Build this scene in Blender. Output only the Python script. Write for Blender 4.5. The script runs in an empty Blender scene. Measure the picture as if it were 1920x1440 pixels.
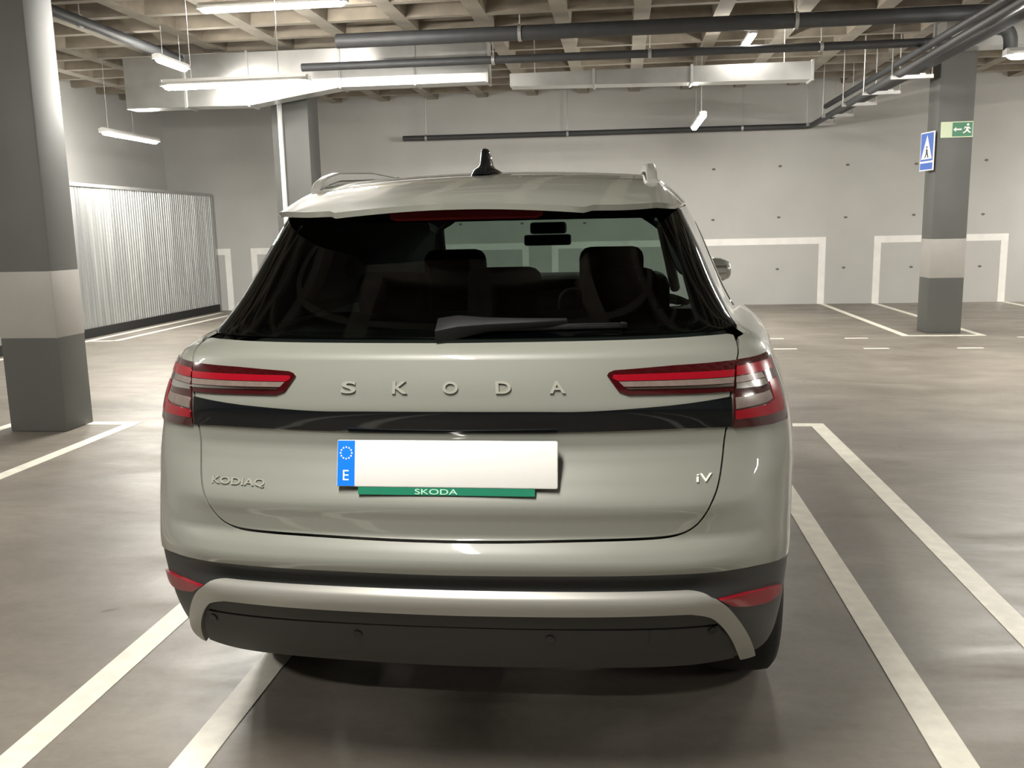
import bpy, bmesh, math, random
import numpy as np
from mathutils import Vector, Matrix
from mathutils.geometry import delaunay_2d_cdt
random.seed(4)
SC = bpy.context.scene
COL = SC.collection

# ------------------------------------------------------------------ camera
EYE = Vector((0, 0, 1.5)); FPX = 1700.0
def camera_axes(vx=1165.0, vy=427.0, roll=0.0215):
    fy = np.array([(vx-960)/FPX, (vy-720)/FPX, 1.0]); fy /= np.linalg.norm(fy)
    q = np.array([(vx+1000-960)/FPX, (vy-1000*roll-720)/FPX, 1.0])
    up = np.cross(q, fy); up /= np.linalg.norm(up)
    if up[1] > 0: up = -up
    return np.array([np.cross(fy, up), fy, up])
AX = camera_axes()
cam = bpy.data.cameras.new('camera'); cam_ob = bpy.data.objects.new('camera', cam); COL.objects.link(cam_ob)
cam.sensor_width = 36.0; cam.lens = FPX*36/1920; cam.clip_start = 0.05; cam.clip_end = 200
R3 = Matrix([[AX[i, 0], -AX[i, 1], -AX[i, 2]] for i in range(3)])
cam_ob.matrix_world = Matrix.Translation(EYE) @ R3.to_4x4()
SC.camera = cam_ob

# ------------------------------------------------------------------ world, exposure
world = bpy.data.worlds.new('world'); SC.world = world; world.use_nodes = True
world.node_tree.nodes['Background'].inputs[0].default_value = (0.8, 0.82, 0.85, 1)
world.node_tree.nodes['Background'].inputs[1].default_value = 0.03
vs = SC.view_settings
vs.view_transform = 'Standard'; vs.look = 'None'; vs.gamma = 1.0; vs.use_curve_mapping = False
vs.exposure = 1.3
LAMP = 150.0                     # strength of the tube diffusers
LAMP_COL = (1.0, 0.96, 0.885, 1)
SC.cycles.use_denoising = True
SC.cycles.max_bounces = 10; SC.cycles.transparent_max_bounces = 12
SC.cycles.sample_clamp_indirect = 6.0
SC.cycles.caustics_reflective = False; SC.cycles.caustics_refractive = False

# ------------------------------------------------------------------ materials
def nodes(name):
    m = bpy.data.materials.new(name); m.use_nodes = True
    nt = m.node_tree; b = nt.nodes['Principled BSDF']
    return m, nt, b
def mat(name, col, rough=0.5, metal=0.0, coat=0.0, spec=0.5, noise=0.0, scale=6.0, bump=0.0, bscale=60.0, coat_rough=0.03):
    m, nt, b = nodes(name)
    b.inputs['Base Color'].default_value = (*col, 1); b.inputs['Roughness'].default_value = rough
    b.inputs['Metallic'].default_value = metal; b.inputs['Coat Weight'].default_value = coat
    b.inputs['Coat Roughness'].default_value = coat_rough
    b.inputs['Specular IOR Level'].default_value = spec
    if noise or bump:
        tc = nt.nodes.new('ShaderNodeTexCoord')
    if noise:
        n = nt.nodes.new('ShaderNodeTexNoise'); n.inputs['Scale'].default_value = scale; n.inputs['Detail'].default_value = 6
        r = nt.nodes.new('ShaderNodeValToRGB')
        r.color_ramp.elements[0].position = 0.3; r.color_ramp.elements[1].position = 0.7
        r.color_ramp.elements[0].color = (*[c*(1-noise) for c in col], 1); r.color_ramp.elements[1].color = (*[min(1, c*(1+noise)) for c in col], 1)
        nt.links.new(tc.outputs['Object'], n.inputs['Vector']); nt.links.new(n.outputs['Fac'], r.inputs['Fac'])
        nt.links.new(r.outputs['Color'], b.inputs['Base Color'])
    if bump:
        n2 = nt.nodes.new('ShaderNodeTexNoise'); n2.inputs['Scale'].default_value = bscale; n2.inputs['Detail'].default_value = 4
        bp = nt.nodes.new('ShaderNodeBump'); bp.inputs['Strength'].default_value = bump; bp.inputs['Distance'].default_value = 0.01
        nt.links.new(tc.outputs['Object'], n2.inputs['Vector']); nt.links.new(n2.outputs['Fac'], bp.inputs['Height'])
        nt.links.new(bp.outputs['Normal'], b.inputs['Normal'])
    return m
def emit(name, col, strength):
    m, nt, b = nodes(name)
    b.inputs['Base Color'].default_value = (*col[:3], 1)
    b.inputs['Emission Color'].default_value = (*col[:3], 1); b.inputs['Emission Strength'].default_value = strength
    return m
def glass(name, tint, gloss=0.06):
    # tinted car glass: straight transmission with a Fresnel reflection on top
    m = bpy.data.materials.new(name); m.use_nodes = True; nt = m.node_tree; nt.nodes.clear()
    o = nt.nodes.new('ShaderNodeOutputMaterial'); t = nt.nodes.new('ShaderNodeBsdfTransparent'); t.inputs[0].default_value = (*tint, 1)
    g = nt.nodes.new('ShaderNodeBsdfGlossy'); g.inputs['Roughness'].default_value = 0.02
    lw = nt.nodes.new('ShaderNodeLayerWeight'); lw.inputs[0].default_value = 0.5      # Schlick reflectance, same from both faces
    pw = nt.nodes.new('ShaderNodeMath'); pw.operation = 'POWER'; pw.inputs[1].default_value = 5.0
    ma = nt.nodes.new('ShaderNodeMath'); ma.operation = 'MULTIPLY_ADD'; ma.inputs[1].default_value = 0.9; ma.inputs[2].default_value = 0.04
    x = nt.nodes.new('ShaderNodeMixShader')
    nt.links.new(lw.outputs['Facing'], pw.inputs[0]); nt.links.new(pw.outputs[0], ma.inputs[0]); nt.links.new(ma.outputs[0], x.inputs[0])
    nt.links.new(t.outputs[0], x.inputs[1]); nt.links.new(g.outputs[0], x.inputs[2])
    nt.links.new(x.outputs[0], o.inputs[0])
    return m
def floor_mat():
    m, nt, b = nodes('polished_concrete_floor'); L = nt.links.new
    tc = nt.nodes.new('ShaderNodeTexCoord')
    def noise(scale, detail, rough=0.6, dist=0.0, mapping=None, rot=0.0):
        n = nt.nodes.new('ShaderNodeTexNoise'); n.inputs['Scale'].default_value = scale; n.inputs['Detail'].default_value = detail
        n.inputs['Roughness'].default_value = rough; n.inputs['Distortion'].default_value = dist
        if mapping:
            mp = nt.nodes.new('ShaderNodeMapping'); mp.inputs['Scale'].default_value = mapping; mp.inputs['Rotation'].default_value = (0, 0, rot)
            L(tc.outputs['Object'], mp.inputs['Vector']); L(mp.outputs['Vector'], n.inputs['Vector'])
        else: L(tc.outputs['Object'], n.inputs['Vector'])
        return n
    def ramp(n, p0, c0, p1, c1):
        r = nt.nodes.new('ShaderNodeValToRGB'); e = r.color_ramp.elements; e[0].position = p0; e[1].position = p1
        e[0].color = (*c0, 1); e[1].color = (*c1, 1); L(n.outputs['Fac'], r.inputs['Fac']); return r
    def mul(a, c):
        x = nt.nodes.new('ShaderNodeMix'); x.data_type = 'RGBA'; x.blend_type = 'MULTIPLY'; x.inputs['Factor'].default_value = 1
        L(a, x.inputs['A']); L(c, x.inputs['B']); return x.outputs['Result']
    base = ramp(noise(0.45, 9, 0.65, 0.6), 0.32, (0.160, 0.141, 0.119), 0.70, (0.270, 0.246, 0.214))
    cloud = ramp(noise(1.5, 7, 0.68, 0.8, (0.6, 1.5, 1), 0.35), 0.30, (0.80, 0.79, 0.77), 0.68, (1.14, 1.13, 1.11))
    fine = ramp(noise(26, 5, 0.7), 0.30, (0.92, 0.92, 0.92), 0.70, (1.06, 1.06, 1.06))
    spots = ramp(noise(6, 1.5), 0.74, (1, 1, 1), 0.79, (0.62, 0.60, 0.58))
    col = mul(mul(mul(base.outputs['Color'], cloud.outputs['Color']), fine.outputs['Color']), spots.outputs['Color'])
    L(col, b.inputs['Base Color'])
    rr = nt.nodes.new('ShaderNodeMapRange'); rr.inputs['From Min'].default_value = 0.3; rr.inputs['From Max'].default_value = 0.7
    rr.inputs['To Min'].default_value = 0.33; rr.inputs['To Max'].default_value = 0.62
    L(noise(1.3, 8, 0.7, 1.2, (0.5, 1.6, 1), 0.3).outputs['Fac'], rr.inputs['Value']); L(rr.outputs['Result'], b.inputs['Roughness'])
    bp = nt.nodes.new('ShaderNodeBump'); bp.inputs['Strength'].default_value = 0.25; bp.inputs['Distance'].default_value = 0.006
    L(noise(5, 6, 0.6).outputs['Fac'], bp.inputs['Height']); L(bp.outputs['Normal'], b.inputs['Normal'])
    b.inputs['Specular IOR Level'].default_value = 0.5
    return m
def sheet_mat():
    m, nt, b = nodes('galvanised_sheet'); L = nt.links.new
    tc = nt.nodes.new('ShaderNodeTexCoord'); mp = nt.nodes.new('ShaderNodeMapping'); mp.inputs['Scale'].default_value = (1, 5, 0.25)
    n = nt.nodes.new('ShaderNodeTexNoise'); n.inputs['Scale'].default_value = 1.4; n.inputs['Detail'].default_value = 7
    r = nt.nodes.new('ShaderNodeValToRGB'); e = r.color_ramp.elements; e[0].position = 0.3; e[1].position = 0.7
    e[0].color = (0.26, 0.27, 0.27, 1); e[1].color = (0.48, 0.49, 0.48, 1)
    L(tc.outputs['Object'], mp.inputs['Vector']); L(mp.outputs['Vector'], n.inputs['Vector']); L(n.outputs['Fac'], r.inputs['Fac']); L(r.outputs['Color'], b.inputs['Base Color'])
    b.inputs['Metallic'].default_value = 0.6; b.inputs['Roughness'].default_value = 0.45
    return m
M = dict(
    floor=floor_mat(),
    wall=mat('grey_painted_wall', (0.48, 0.477, 0.458), 0.6, noise=0.05, scale=1.2, bump=0.08, bscale=40),
    pillar=mat('dark_grey_pillar_paint', (0.105, 0.108, 0.100), 0.55, noise=0.08, scale=2),
    band=mat('off_white_pillar_band', (0.34, 0.328, 0.302), 0.5, noise=0.05, scale=4),
    wiper=mat('wiper_black', (0.006, 0.006, 0.006), 0.55, spec=0.2),
    white=mat('white_wall_paint', (0.86, 0.85, 0.82), 0.5, noise=0.05, scale=5),
    line=mat('white_floor_marking', (0.80, 0.77, 0.67), 0.5, noise=0.10, scale=14),
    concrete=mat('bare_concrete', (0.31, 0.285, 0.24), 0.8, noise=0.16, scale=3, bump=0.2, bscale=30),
    coffer_rib_shade=mat('coffer_concrete_rib_shade', (0.21, 0.18, 0.14), 0.85, noise=0.2, scale=4),
    galv=mat('galvanised_duct', (0.62, 0.62, 0.60), 0.33, metal=0.9, noise=0.10, scale=3),
    corr=sheet_mat(),
    pipe=mat('dark_insulated_pipe', (0.045, 0.047, 0.05), 0.55, noise=0.1, scale=8),
    steel=mat('zinc_bracket', (0.45, 0.45, 0.44), 0.4, metal=0.6),
    whitepipe=mat('pale_conduit', (0.62, 0.64, 0.64), 0.45),
    lampbody=mat('lamp_housing', (0.70, 0.70, 0.68), 0.4),
    lamp=emit('lamp_diffuser', LAMP_COL, LAMP),
    hole=mat('formwork_hole', (0.15, 0.148, 0.14), 0.9),
    base=mat('dark_plinth', (0.012, 0.012, 0.012), 0.8),
    paint=mat('grey_car_paint', (0.180, 0.185, 0.160), 0.42, coat=1.0, spec=0.45),
    black=mat('gloss_black', (0.004, 0.005, 0.006), 0.06, spec=0.35),
    plastic=mat('dark_grey_plastic', (0.023, 0.025, 0.025), 0.5, bump=0.06, bscale=900),
    plastic2=mat('charcoal_diffuser_plastic', (0.015, 0.016, 0.014), 0.6, bump=0.06, bscale=900),
    silver=mat('satin_silver_trim', (0.29, 0.287, 0.262), 0.38, metal=0.35),
    rubber=mat('tyre_rubber', (0.012, 0.012, 0.012), 0.75, bump=0.2, bscale=120),
    alloy=mat('alloy_rim', (0.35, 0.35, 0.35), 0.3, metal=0.9),
    cloth=mat('black_seat_cloth', (0.010, 0.011, 0.011), 0.85),
    trim=mat('cabin_trim', (0.012, 0.013, 0.013), 0.8),
    rear_glass=glass('privacy_glass', (0.27, 0.33, 0.30)),
    clear_glass=glass('windscreen_glass', (0.74, 0.82, 0.77)),
    dark_glass=mat('dark_side_glass', (0.004, 0.005, 0.005), 0.03, coat=1.0),
    red_dark=mat('deep_red_lens', (0.032, 0.001, 0.002), 0.12, coat=1.0),
    red=mat('bright_red_lens', (0.22, 0.003, 0.010), 0.2, coat=0.4, spec=0.3),
    red_bar=mat('brake_bar_red', (0.22, 0.012, 0.016), 0.3, coat=0.6),
    clear=mat('clear_smoked_lens', (0.15, 0.115, 0.10), 0.25, coat=0.5, noise=0.12, scale=60),
    chrome=mat('chrome_strip', (0.75, 0.74, 0.72), 0.12, metal=1.0),
    plate=mat('white_plate', (0.66, 0.66, 0.64), 0.4),
    blue=mat('plate_blue', (0.0, 0.16, 0.80), 0.4),
    green=mat('dealer_green', (0.008, 0.16, 0.09), 0.4),
    pale=mat('pale_lettering', (0.45, 0.72, 0.55), 0.5),
    white_print=mat('white_print', (0.85, 0.85, 0.85), 0.5),
    badge=mat('badge_chrome', (0.30, 0.30, 0.26), 0.3, metal=0.2, coat=0.5),
    badge_bright=mat('badge_bright_chrome', (0.80, 0.80, 0.76), 0.3, metal=0.2),
    sign_green=mat('exit_green', (0.05, 0.22, 0.12), 0.5),
    sign_pale=mat('photoluminescent_pale', (0.62, 0.72, 0.50), 0.5),
    sign_blue=mat('sign_blue', (0.05, 0.14, 0.52), 0.45),
    sign_dark=mat('sign_dark', (0.03, 0.04, 0.07), 0.5),
)

# ------------------------------------------------------------------ helpers
def link(name, me, m, parent=None):
    o = bpy.data.objects.new(name, me); COL.objects.link(o)
    if m is not None and len(me.materials) == 0: me.materials.append(m)
    if parent is not None: o.parent = parent
    return o
def thing(name, label, cat, loc=(0, 0, 0), group=None):
    o = bpy.data.objects.new(name, None); COL.objects.link(o); o.location = loc; o.empty_display_size = 0.1
    return tag(o, label, cat, group)
def tag(o, label, cat, group=None):
    o['label'] = label; o['category'] = cat
    if group: o['group'] = group
    return o
def struct(o): o['kind'] = 'structure'; return o
def mesh(name, verts, faces, smooth=False):
    me = bpy.data.meshes.new(name); me.from_pydata([tuple(v) for v in verts], [], faces); me.update()
    if smooth: me.polygons.foreach_set('use_smooth', [True]*len(me.polygons))
    return me
BOXF = [(0, 3, 2, 1), (4, 5, 6, 7), (0, 1, 5, 4), (1, 2, 6, 5), (2, 3, 7, 6), (3, 0, 4, 7)]
def box_data(x0, x1, y0, y1, z0, z1):
    return [(x0, y0, z0), (x1, y0, z0), (x1, y1, z0), (x0, y1, z0), (x0, y0, z1), (x1, y0, z1), (x1, y1, z1), (x0, y1, z1)]
def box(name, x0, x1, y0, y1, z0, z1, m, parent=None, bevel=0.0, segs=2):
    me = mesh(name, box_data(x0, x1, y0, y1, z0, z1), BOXF)
    if bevel:
        bm = bmesh.new(); bm.from_mesh(me)
        bmesh.ops.bevel(bm, geom=bm.edges[:], offset=bevel, segments=segs, profile=0.5, affect='EDGES')
        bm.to_mesh(me); bm.free()
        me.polygons.foreach_set('use_smooth', [True]*len(me.polygons)); me.set_sharp_from_angle(angle=0.6)
    return link(name, me, m, parent)
def tube_mesh(name, pts, r, n=12, closed_ends=True):
    pts = [Vector(p) for p in pts]; V = []; Fc = []
    rr = r if isinstance(r, (list, tuple)) else [r]*len(pts)
    prev = None
    for i, p in enumerate(pts):
        t = (pts[min(i+1, len(pts)-1)]-pts[max(i-1, 0)]).normalized()
        if prev is None:
            a = Vector((0, 0, 1)) if abs(t.z) < 0.9 else Vector((1, 0, 0))
            u = t.cross(a).normalized()
        else:
            u = (prev-t*prev.dot(t)).normalized()
        prev = u; w = t.cross(u)
        for k in range(n):
            c = 2*math.pi*k/n; V.append(p+(u*math.cos(c)+w*math.sin(c))*rr[i])
    for i in range(len(pts)-1):
        for k in range(n):
            a = i*n+k; b = i*n+(k+1) % n; Fc.append((a, b, b+n, a+n))
    if closed_ends:
        Fc.append(tuple(range(n))[::-1]); Fc.append(tuple((len(pts)-1)*n+k for k in range(n)))
    me = mesh(name, V, Fc, True); me.set_sharp_from_angle(angle=0.9)
    return me
def tube(name, pts, r, m, parent=None, n=12): return link(name, tube_mesh(name, pts, r, n), m, parent)
def bend(pts, rad=0.12, n=6):
    # round the corners of a polyline
    P = [Vector(p) for p in pts]; out = [P[0]]
    for i in range(1, len(P)-1):
        a = P[i]+(P[i-1]-P[i]).normalized()*rad; c = P[i]+(P[i+1]-P[i]).normalized()*rad
        for k in range(n+1):
            t = k/n; out.append(a*(1-t)**2+P[i]*2*t*(1-t)+c*t*t)
    out.append(P[-1]); return out
def prism(name, poly, axis, a0, a1, m, parent=None):
    # extrude a 2-D polygon along one axis: axis 'y' uses (x,z), 'x' uses (y,z), 'z' uses (x,y)
    def pt(p, a): return {'y': (p[0], a, p[1]), 'x': (a, p[0], p[1]), 'z': (p[0], p[1], a)}[axis]
    n = len(poly); V = [pt(p, a0) for p in poly]+[pt(p, a1) for p in poly]
    Fc = [tuple(range(n)), tuple(range(2*n-1, n-1, -1))]+[(i, i+n, (i+1) % n+n, (i+1) % n) for i in range(n)]
    me = mesh(name, V, Fc)
    bm = bmesh.new(); bm.from_mesh(me); bmesh.ops.recalc_face_normals(bm, faces=bm.faces[:]); bm.to_mesh(me); bm.free()
    return link(name, me, m, parent)

# ================================================================== THE GARAGE
XL, XR, YB, YF, ZC = -9.1, 13.0, -7.5, 17.75, 4.0
floor = struct(box('floor', XL-0.2, XR+0.2, YB-0.2, YF+0.2, -0.2, 0.0, M['floor']))
wall_back = struct(box('wall_back', XL-0.2, XR+0.2, YF, YF+0.2, 0, 4.3, M['wall']))
wall_left = struct(box('wall_left', XL-0.2, XL, YB, YF, 0, 4.3, M['wall']))
wall_right = struct(box('wall_right', XR, XR+0.2, YB, YF, 0, 4.3, M['wall']))
wall_front = struct(box('wall_front', XL-0.2, XR+0.2, YB-0.2, YB, 0, 4.3, M['wall']))
ceiling = struct(box('ceiling', XL-0.2, XR+0.2, YB-0.2, YF+0.2, 4.28, 4.45, M['coffer_rib_shade']))

# waffle slab: ribs hanging below the slab, crossing to leave square coffers
PX, PY = 0.955, 0.74
def rib_mesh(length, w, along):
    a = w/2; t = a+0.05       # ribs taper downwards
    prof = [(-t, 4.28), (-a, ZC), (a, ZC), (t, 4.28)]
    V = []
    for e in (0, length):
        for p in prof: V.append((p[0], e, p[1]) if along == 'y' else (e, p[0], p[1]))
    Fc = [(0, 1, 5, 4), (1, 2, 6, 5), (2, 3, 7, 6), (3, 0, 4, 7), (3, 2, 1, 0), (4, 5, 6, 7)]
    me = mesh('rib', V, Fc)
    bm = bmesh.new(); bm.from_mesh(me); bmesh.ops.recalc_face_normals(bm, faces=bm.faces[:]); bm.to_mesh(me); bm.free()
    me.materials.append(M['concrete']); me.materials.append(M['coffer_rib_shade'])
    for p in me.polygons: p.material_index = 0 if abs(p.normal.z) > 0.9 else 1  # rib sides take the darker brown: their shade is put into the colour
    return me
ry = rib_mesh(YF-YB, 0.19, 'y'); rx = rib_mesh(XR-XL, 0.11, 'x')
k = math.ceil((XL-0.245)/PX)
while 0.245+k*PX < XR:
    if 0.245+k*PX > XL+0.1:
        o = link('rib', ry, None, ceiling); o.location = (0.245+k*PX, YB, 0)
    k += 1
k = math.ceil((YB-11.11)/PY)
while 11.11+k*PY < YF:
    if 11.11+k*PY > YB+0.1:
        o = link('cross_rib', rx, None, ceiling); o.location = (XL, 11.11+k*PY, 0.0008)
    k += 1

# ---- painted floor markings (thin film, parts of the floor)
def strip(x0, x1, y0, y1, name='parking_line'):
    return box(name, x0, x1, y0, y1, 0.0, 0.0025, M['line'], floor)
W2 = 0.052
def stall_pair(xa, xb, y0, y1):          # two long lines joined by a cap at the aisle end
    strip(xa-W2, xa+W2, y0, y1); strip(xb-W2, xb+W2, y0, y1)
    strip(xa+W2, xb-W2, y1-0.11, y1)
stall_pair(0.935, 1.468, -2.0, 6.97)
stall_pair(-1.77, -1.238, -2.0, 6.92)
stall_pair(-5.0, -3.985, 0.5, 6.92)
stall_pair(3.66, 4.75, 0.5, 6.97); stall_pair(7.3, 7.85, 0.5, 6.97)
strip(-7.95, -7.85, 8.0, 17.2); strip(-7.52, -7.42, 12.6, 17.6); strip(-7.85, -7.52, 12.55, 12.64)
for xa in (3.76, 4.72, 7.02, -1.33, -1.80):
    strip(xa-0.05, xa+0.05, 12.52, YF-0.01)
strip(3.81, 4.67, 12.50, 12.59); strip(-1.75, -1.38, 12.50, 12.59)
for i in range(-8, 9):                   # two rows of short dashes across the aisle
    for yy, dx in ((11.28, 0.0), (12.32, 0.02)):
        if yy > 12 and 3.7 < 3.05+i*1.075 < 4.8: continue
        x = 3.05+dx+i*1.075
        if x > XL+0.6: strip(x-0.145, x+0.145, yy-0.035, yy+0.035, 'aisle_dash')

# ---- white painted stall frames on the back wall (thin film, parts of the wall)
def frame(x0, x1, z1=1.25, w=0.125):
    y0, y1 = YF-0.004, YF
    if x0 is not None: box('painted_frame_line', x0, x0+w, y0, y1, 0, z1, M['white'], wall_back)
    box('painted_frame_line', x1-w, x1, y0, y1, 0, z1, M['white'], wall_back)
    xs = (x0+w) if x0 is not None else XL
    box('painted_frame_line', xs, x1-w, y0, y1, z1-w, z1, M['white'], wall_back)
frame(None, -7.86); frame(-7.43, -1.79); frame(-1.34, 3.80); frame(4.67, 7.03); frame(8.0, 12.6)
for i in range(-6, 11):                  # formwork tie holes
    for zz in (0.66, 1.62, 2.55):
        x = 1.72+i*1.21
        if XL+0.3 < x < XR-0.3:
            v = [(0, 0, 0)]+[(0.035*math.cos(a), 0, 0.022*math.sin(a)) for a in [j*math.pi/5 for j in range(10)]]
            o = link('tie_hole', mesh('tie_hole', v, [(0, j+1, (j+1) % 10+1) for j in range(10)]), M['hole'], wall_back)
            o.location = (x, YF-0.0015, zz+random.uniform(-0.02, 0.02))

# ---- pillars
def pillar(label, x0, x1, y0, y1):
    t = thing('concrete_pillar', label, 'pillar', ((x0+x1)/2, (y0+y1)/2, 0), 'concrete pillars of the garage')
    a, b = (x1-x0)/2, (y1-y0)/2
    box('shaft', -a, a, -b, b, 0, ZC+0.28, M['pillar'], t, 0.012)
    box('white_band', -a-0.002, a+0.002, -b-0.002, b+0.002, 0.74, 1.27, M['band'], t, 0.012)
    return t
pillar('near dark grey pillar with a white band, left of the car', -4.84, -4.36, 6.55, 6.92)
pillar('far dark grey pillar carrying the exit and pedestrian signs', 4.10, 4.545, 12.80, 13.22)
pillar('dark grey pillar partly hidden behind the car roof, pale conduit on it', -4.94, -4.40, 12.85, 13.3)
co = tube('conduit', [(-4.80, 12.82, 0.3), (-4.80, 12.82, 3.5)], 0.035, M['whitepipe'])
tag(co, 'pale vertical conduit fixed to the pillar behind the car roof', 'pipe')

# ---- corrugated sheet partition along the left wall
t = thing('corrugated_partition', 'galvanised corrugated metal partition along the left side behind the near pillar', 'partition', (-8.17, 13.95, 0))
def corr_mesh(w, z0, z1, pitch=0.075, d=0.016):
    n = int(round(w/pitch)); p = w/n; ys = []
    for i in range(n):
        ys += [(i*p, 0), (i*p+p*0.38, 0), (i*p+p*0.5, d), (i*p+p*0.88, d)]
    ys.append((w, 0)); V = []
    for y, dd in ys: V += [(dd, y, z0), (dd, y, z1)]
    Fc = [(2*i, 2*i+1, 2*i+3, 2*i+2) for i in range(len(ys)-1)]
    return mesh('corrugated_panel', V, Fc)
cm = corr_mesh(0.98, 0.14, 2.30); cm.materials.append(M['corr'])
for i in range(9):
    o = link('corrugated_panel', cm, None, t); o.location = (0.03+0.004*(i % 2), -5.2+i*0.985-0.02, 0)
box('top_rail', 0.0, 0.065, -5.2, 3.66, 2.29, 2.34, M['steel'], t)
box('plinth', 0.0, 0.07, -5.2, 3.66, 0.0, 0.14, M['base'], t)
box('end_post', 0.0, 0.06, 3.64, 3.70, 0.0, 2.33, M['steel'], t)

# ---- linear lamps
def lamp(label, x, y, z, along, length=1.5, rods=(0.6, 0.6)):
    t = thing('linear_lamp', label, 'lamp', (x, y, z), 'linear garage lamps')
    h = length/2
    def pt(a, b, c): return (a, b, c) if along == 'x' else (-b, a, c)
    # housing: shallow trough above; diffuser: rounded bar with pointed ends below
    prof = [(-0.045, 0.0), (-0.05, 0.03), (-0.03, 0.062), (0.03, 0.062), (0.05, 0.03), (0.045, 0.0)]
    V = []; n = len(prof)
    for a in (-h, h):
        V += [pt(a, b, c) for b, c in prof]
    Fc = [(i, i+1, i+1+n, i+n) for i in range(n-1)]+[(n-1, 0, n, 2*n-1), tuple(range(n))[::-1], tuple(range(n, 2*n))]
    link('housing', mesh('housing', V, Fc), M['lampbody'], t)
    ring = [(0.046*math.cos(c), -0.042*math.sin(c)) for c in [j*math.pi/8 for j in range(9)]]
    V = []; st = [(-h+0.0, 0.15), (-h+0.03, 0.75), (-h+0.06, 1.0), (h-0.06, 1.0), (h-0.03, 0.75), (h, 0.15)]
    for a, s in st: V += [pt(a, b*s, c*s) for b, c in ring]
    n = 9; Fc = []
    for i in range(len(st)-1): Fc += [(i*n+j, i*n+j+1, i*n+n+j+1, i*n+n+j) for j in range(n-1)]
    me = mesh('diffuser', V, Fc, True)
    bm = bmesh.new(); bm.from_mesh(me); bmesh.ops.recalc_face_normals(bm, faces=bm.faces[:]); bm.to_mesh(me); bm.free()
    link('diffuser', me, M['lamp'], t)
    for a in (-h, h):
        cx = pt(a, 0, 0); e = 0.012
        box('end_cap', cx[0]-(e if along == 'x' else 0.05), cx[0]+(e if along == 'x' else 0.05), cx[1]-(0.05 if along == 'x' else e), cx[1]+(0.05 if along == 'x' else e), -0.004, 0.05, M['lampbody'], t)
    if rods:
        for a in (-h*rods[0], h*rods[1]):
            p = pt(a, 0, 0); tube('suspension_rod', [(p[0], p[1], 0.06), (p[0], p[1], ZC-z)], 0.004, M['steel'], t, 6)
    return t
lamp('bright long lamp hung crosswise in front of the wide duct, upper left', -3.82, 9.02, 3.0, 'x', 1.52)
lamp('long lamp close under the ceiling at the top edge, left of centre', -3.52, 9.38, 3.80, 'x', 1.55)
lamp('lamp running lengthwise above the corrugated partition', -7.32, 13.3, 3.0, 'y', 1.55, (0.8, 0.1))
lamp('glaring lamp seen end-on above the right side of the car roof', 1.12, 13.95, 3.0, 'y', 1.6)
lamp('short lamp high up, right of centre below the upper dark pipe', 1.595, 12.24, 3.80, 'y', 0.75)
lamp('faint short lamp high up between the ducts, far left', -5.48, 11.07, 3.6, 'y', 0.75)
lamp('lamp cut by the right edge of the picture, right of the cable tray', 4.30, 9.28, 3.0, 'x', 1.52)
UNSEEN_LAMPS = [(-5.6, 2.2, 'x'), (5.6, 2.2, 'x'), (-0.75, 0.75, 'y'), (9.6, 15.9, 'x'),  # unseen lamps; the right-hand ones are added to raise the brightness
        (8.6, 12.4, 'y'), (8.6, 6.5, 'y'), (8.6, 0.0, 'y')]
WHERE = ['left of the car, beyond the picture', 'added for brightness right of the car, beyond the picture', 'directly above the viewer', 'added to brighten the back wall, in the far right corner', 'added for brightness by the right wall near the back', 'added for brightness by the right wall halfway', 'added for brightness by the right wall behind the viewer']
for (x, y, a), w in zip(UNSEEN_LAMPS, WHERE): lamp('linear lamp '+w, x, y, 3.0, a)

# ---- air ducts
def duct(label, outline, y0, y1, ztop=3.93):
    # outline: (x, z_bottom) pairs, flat top
    t = thing('air_duct', label, 'duct', (0, 0, 0)); fl = 0.018
    for i in range(len(outline)-1):
        (xa, za), (xb, zb) = outline[i], outline[i+1]
        prism('duct_section', [(xa, za), (xb-0.004, zb), (xb-0.004, ztop), (xa, ztop)], 'y', y0, y1, M['galv'], t)
        prism('duct_flange', [(xb-0.018, zb-fl), (xb+0.012, zb-fl), (xb+0.012, ztop+fl), (xb-0.018, ztop+fl)], 'y', y0-fl, y1+fl, M['steel'], t)
    for x in (outline[0][0]+0.3, outline[-1][0]-0.3): tube('hanger_rod', [(x, y1+0.03, ztop-0.1), (x, y1+0.03, ZC)], 0.006, M['steel'], t, 6)
    return t
duct('wide galvanised duct behind the bright lamp, tapering towards the middle', [(-6.77, 3.255), (-5.9, 3.255), (-5.0, 3.245), (-3.72, 3.43), (-2.7, 3.43), (-1.74, 3.43)], 12.25, 12.55)
duct('narrow galvanised duct above the middle of the car roof', [(-1.45, 3.36), (-0.35, 3.34), (0.9, 3.32), (2.4, 3.30)], 12.30, 12.6, 3.52)
duct('galvanised duct running right from the far pillar', [(3.95, 3.60), (5.4, 3.60), (6.9, 3.60), (8.4, 3.60)], 12.2, 12.55)

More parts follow.
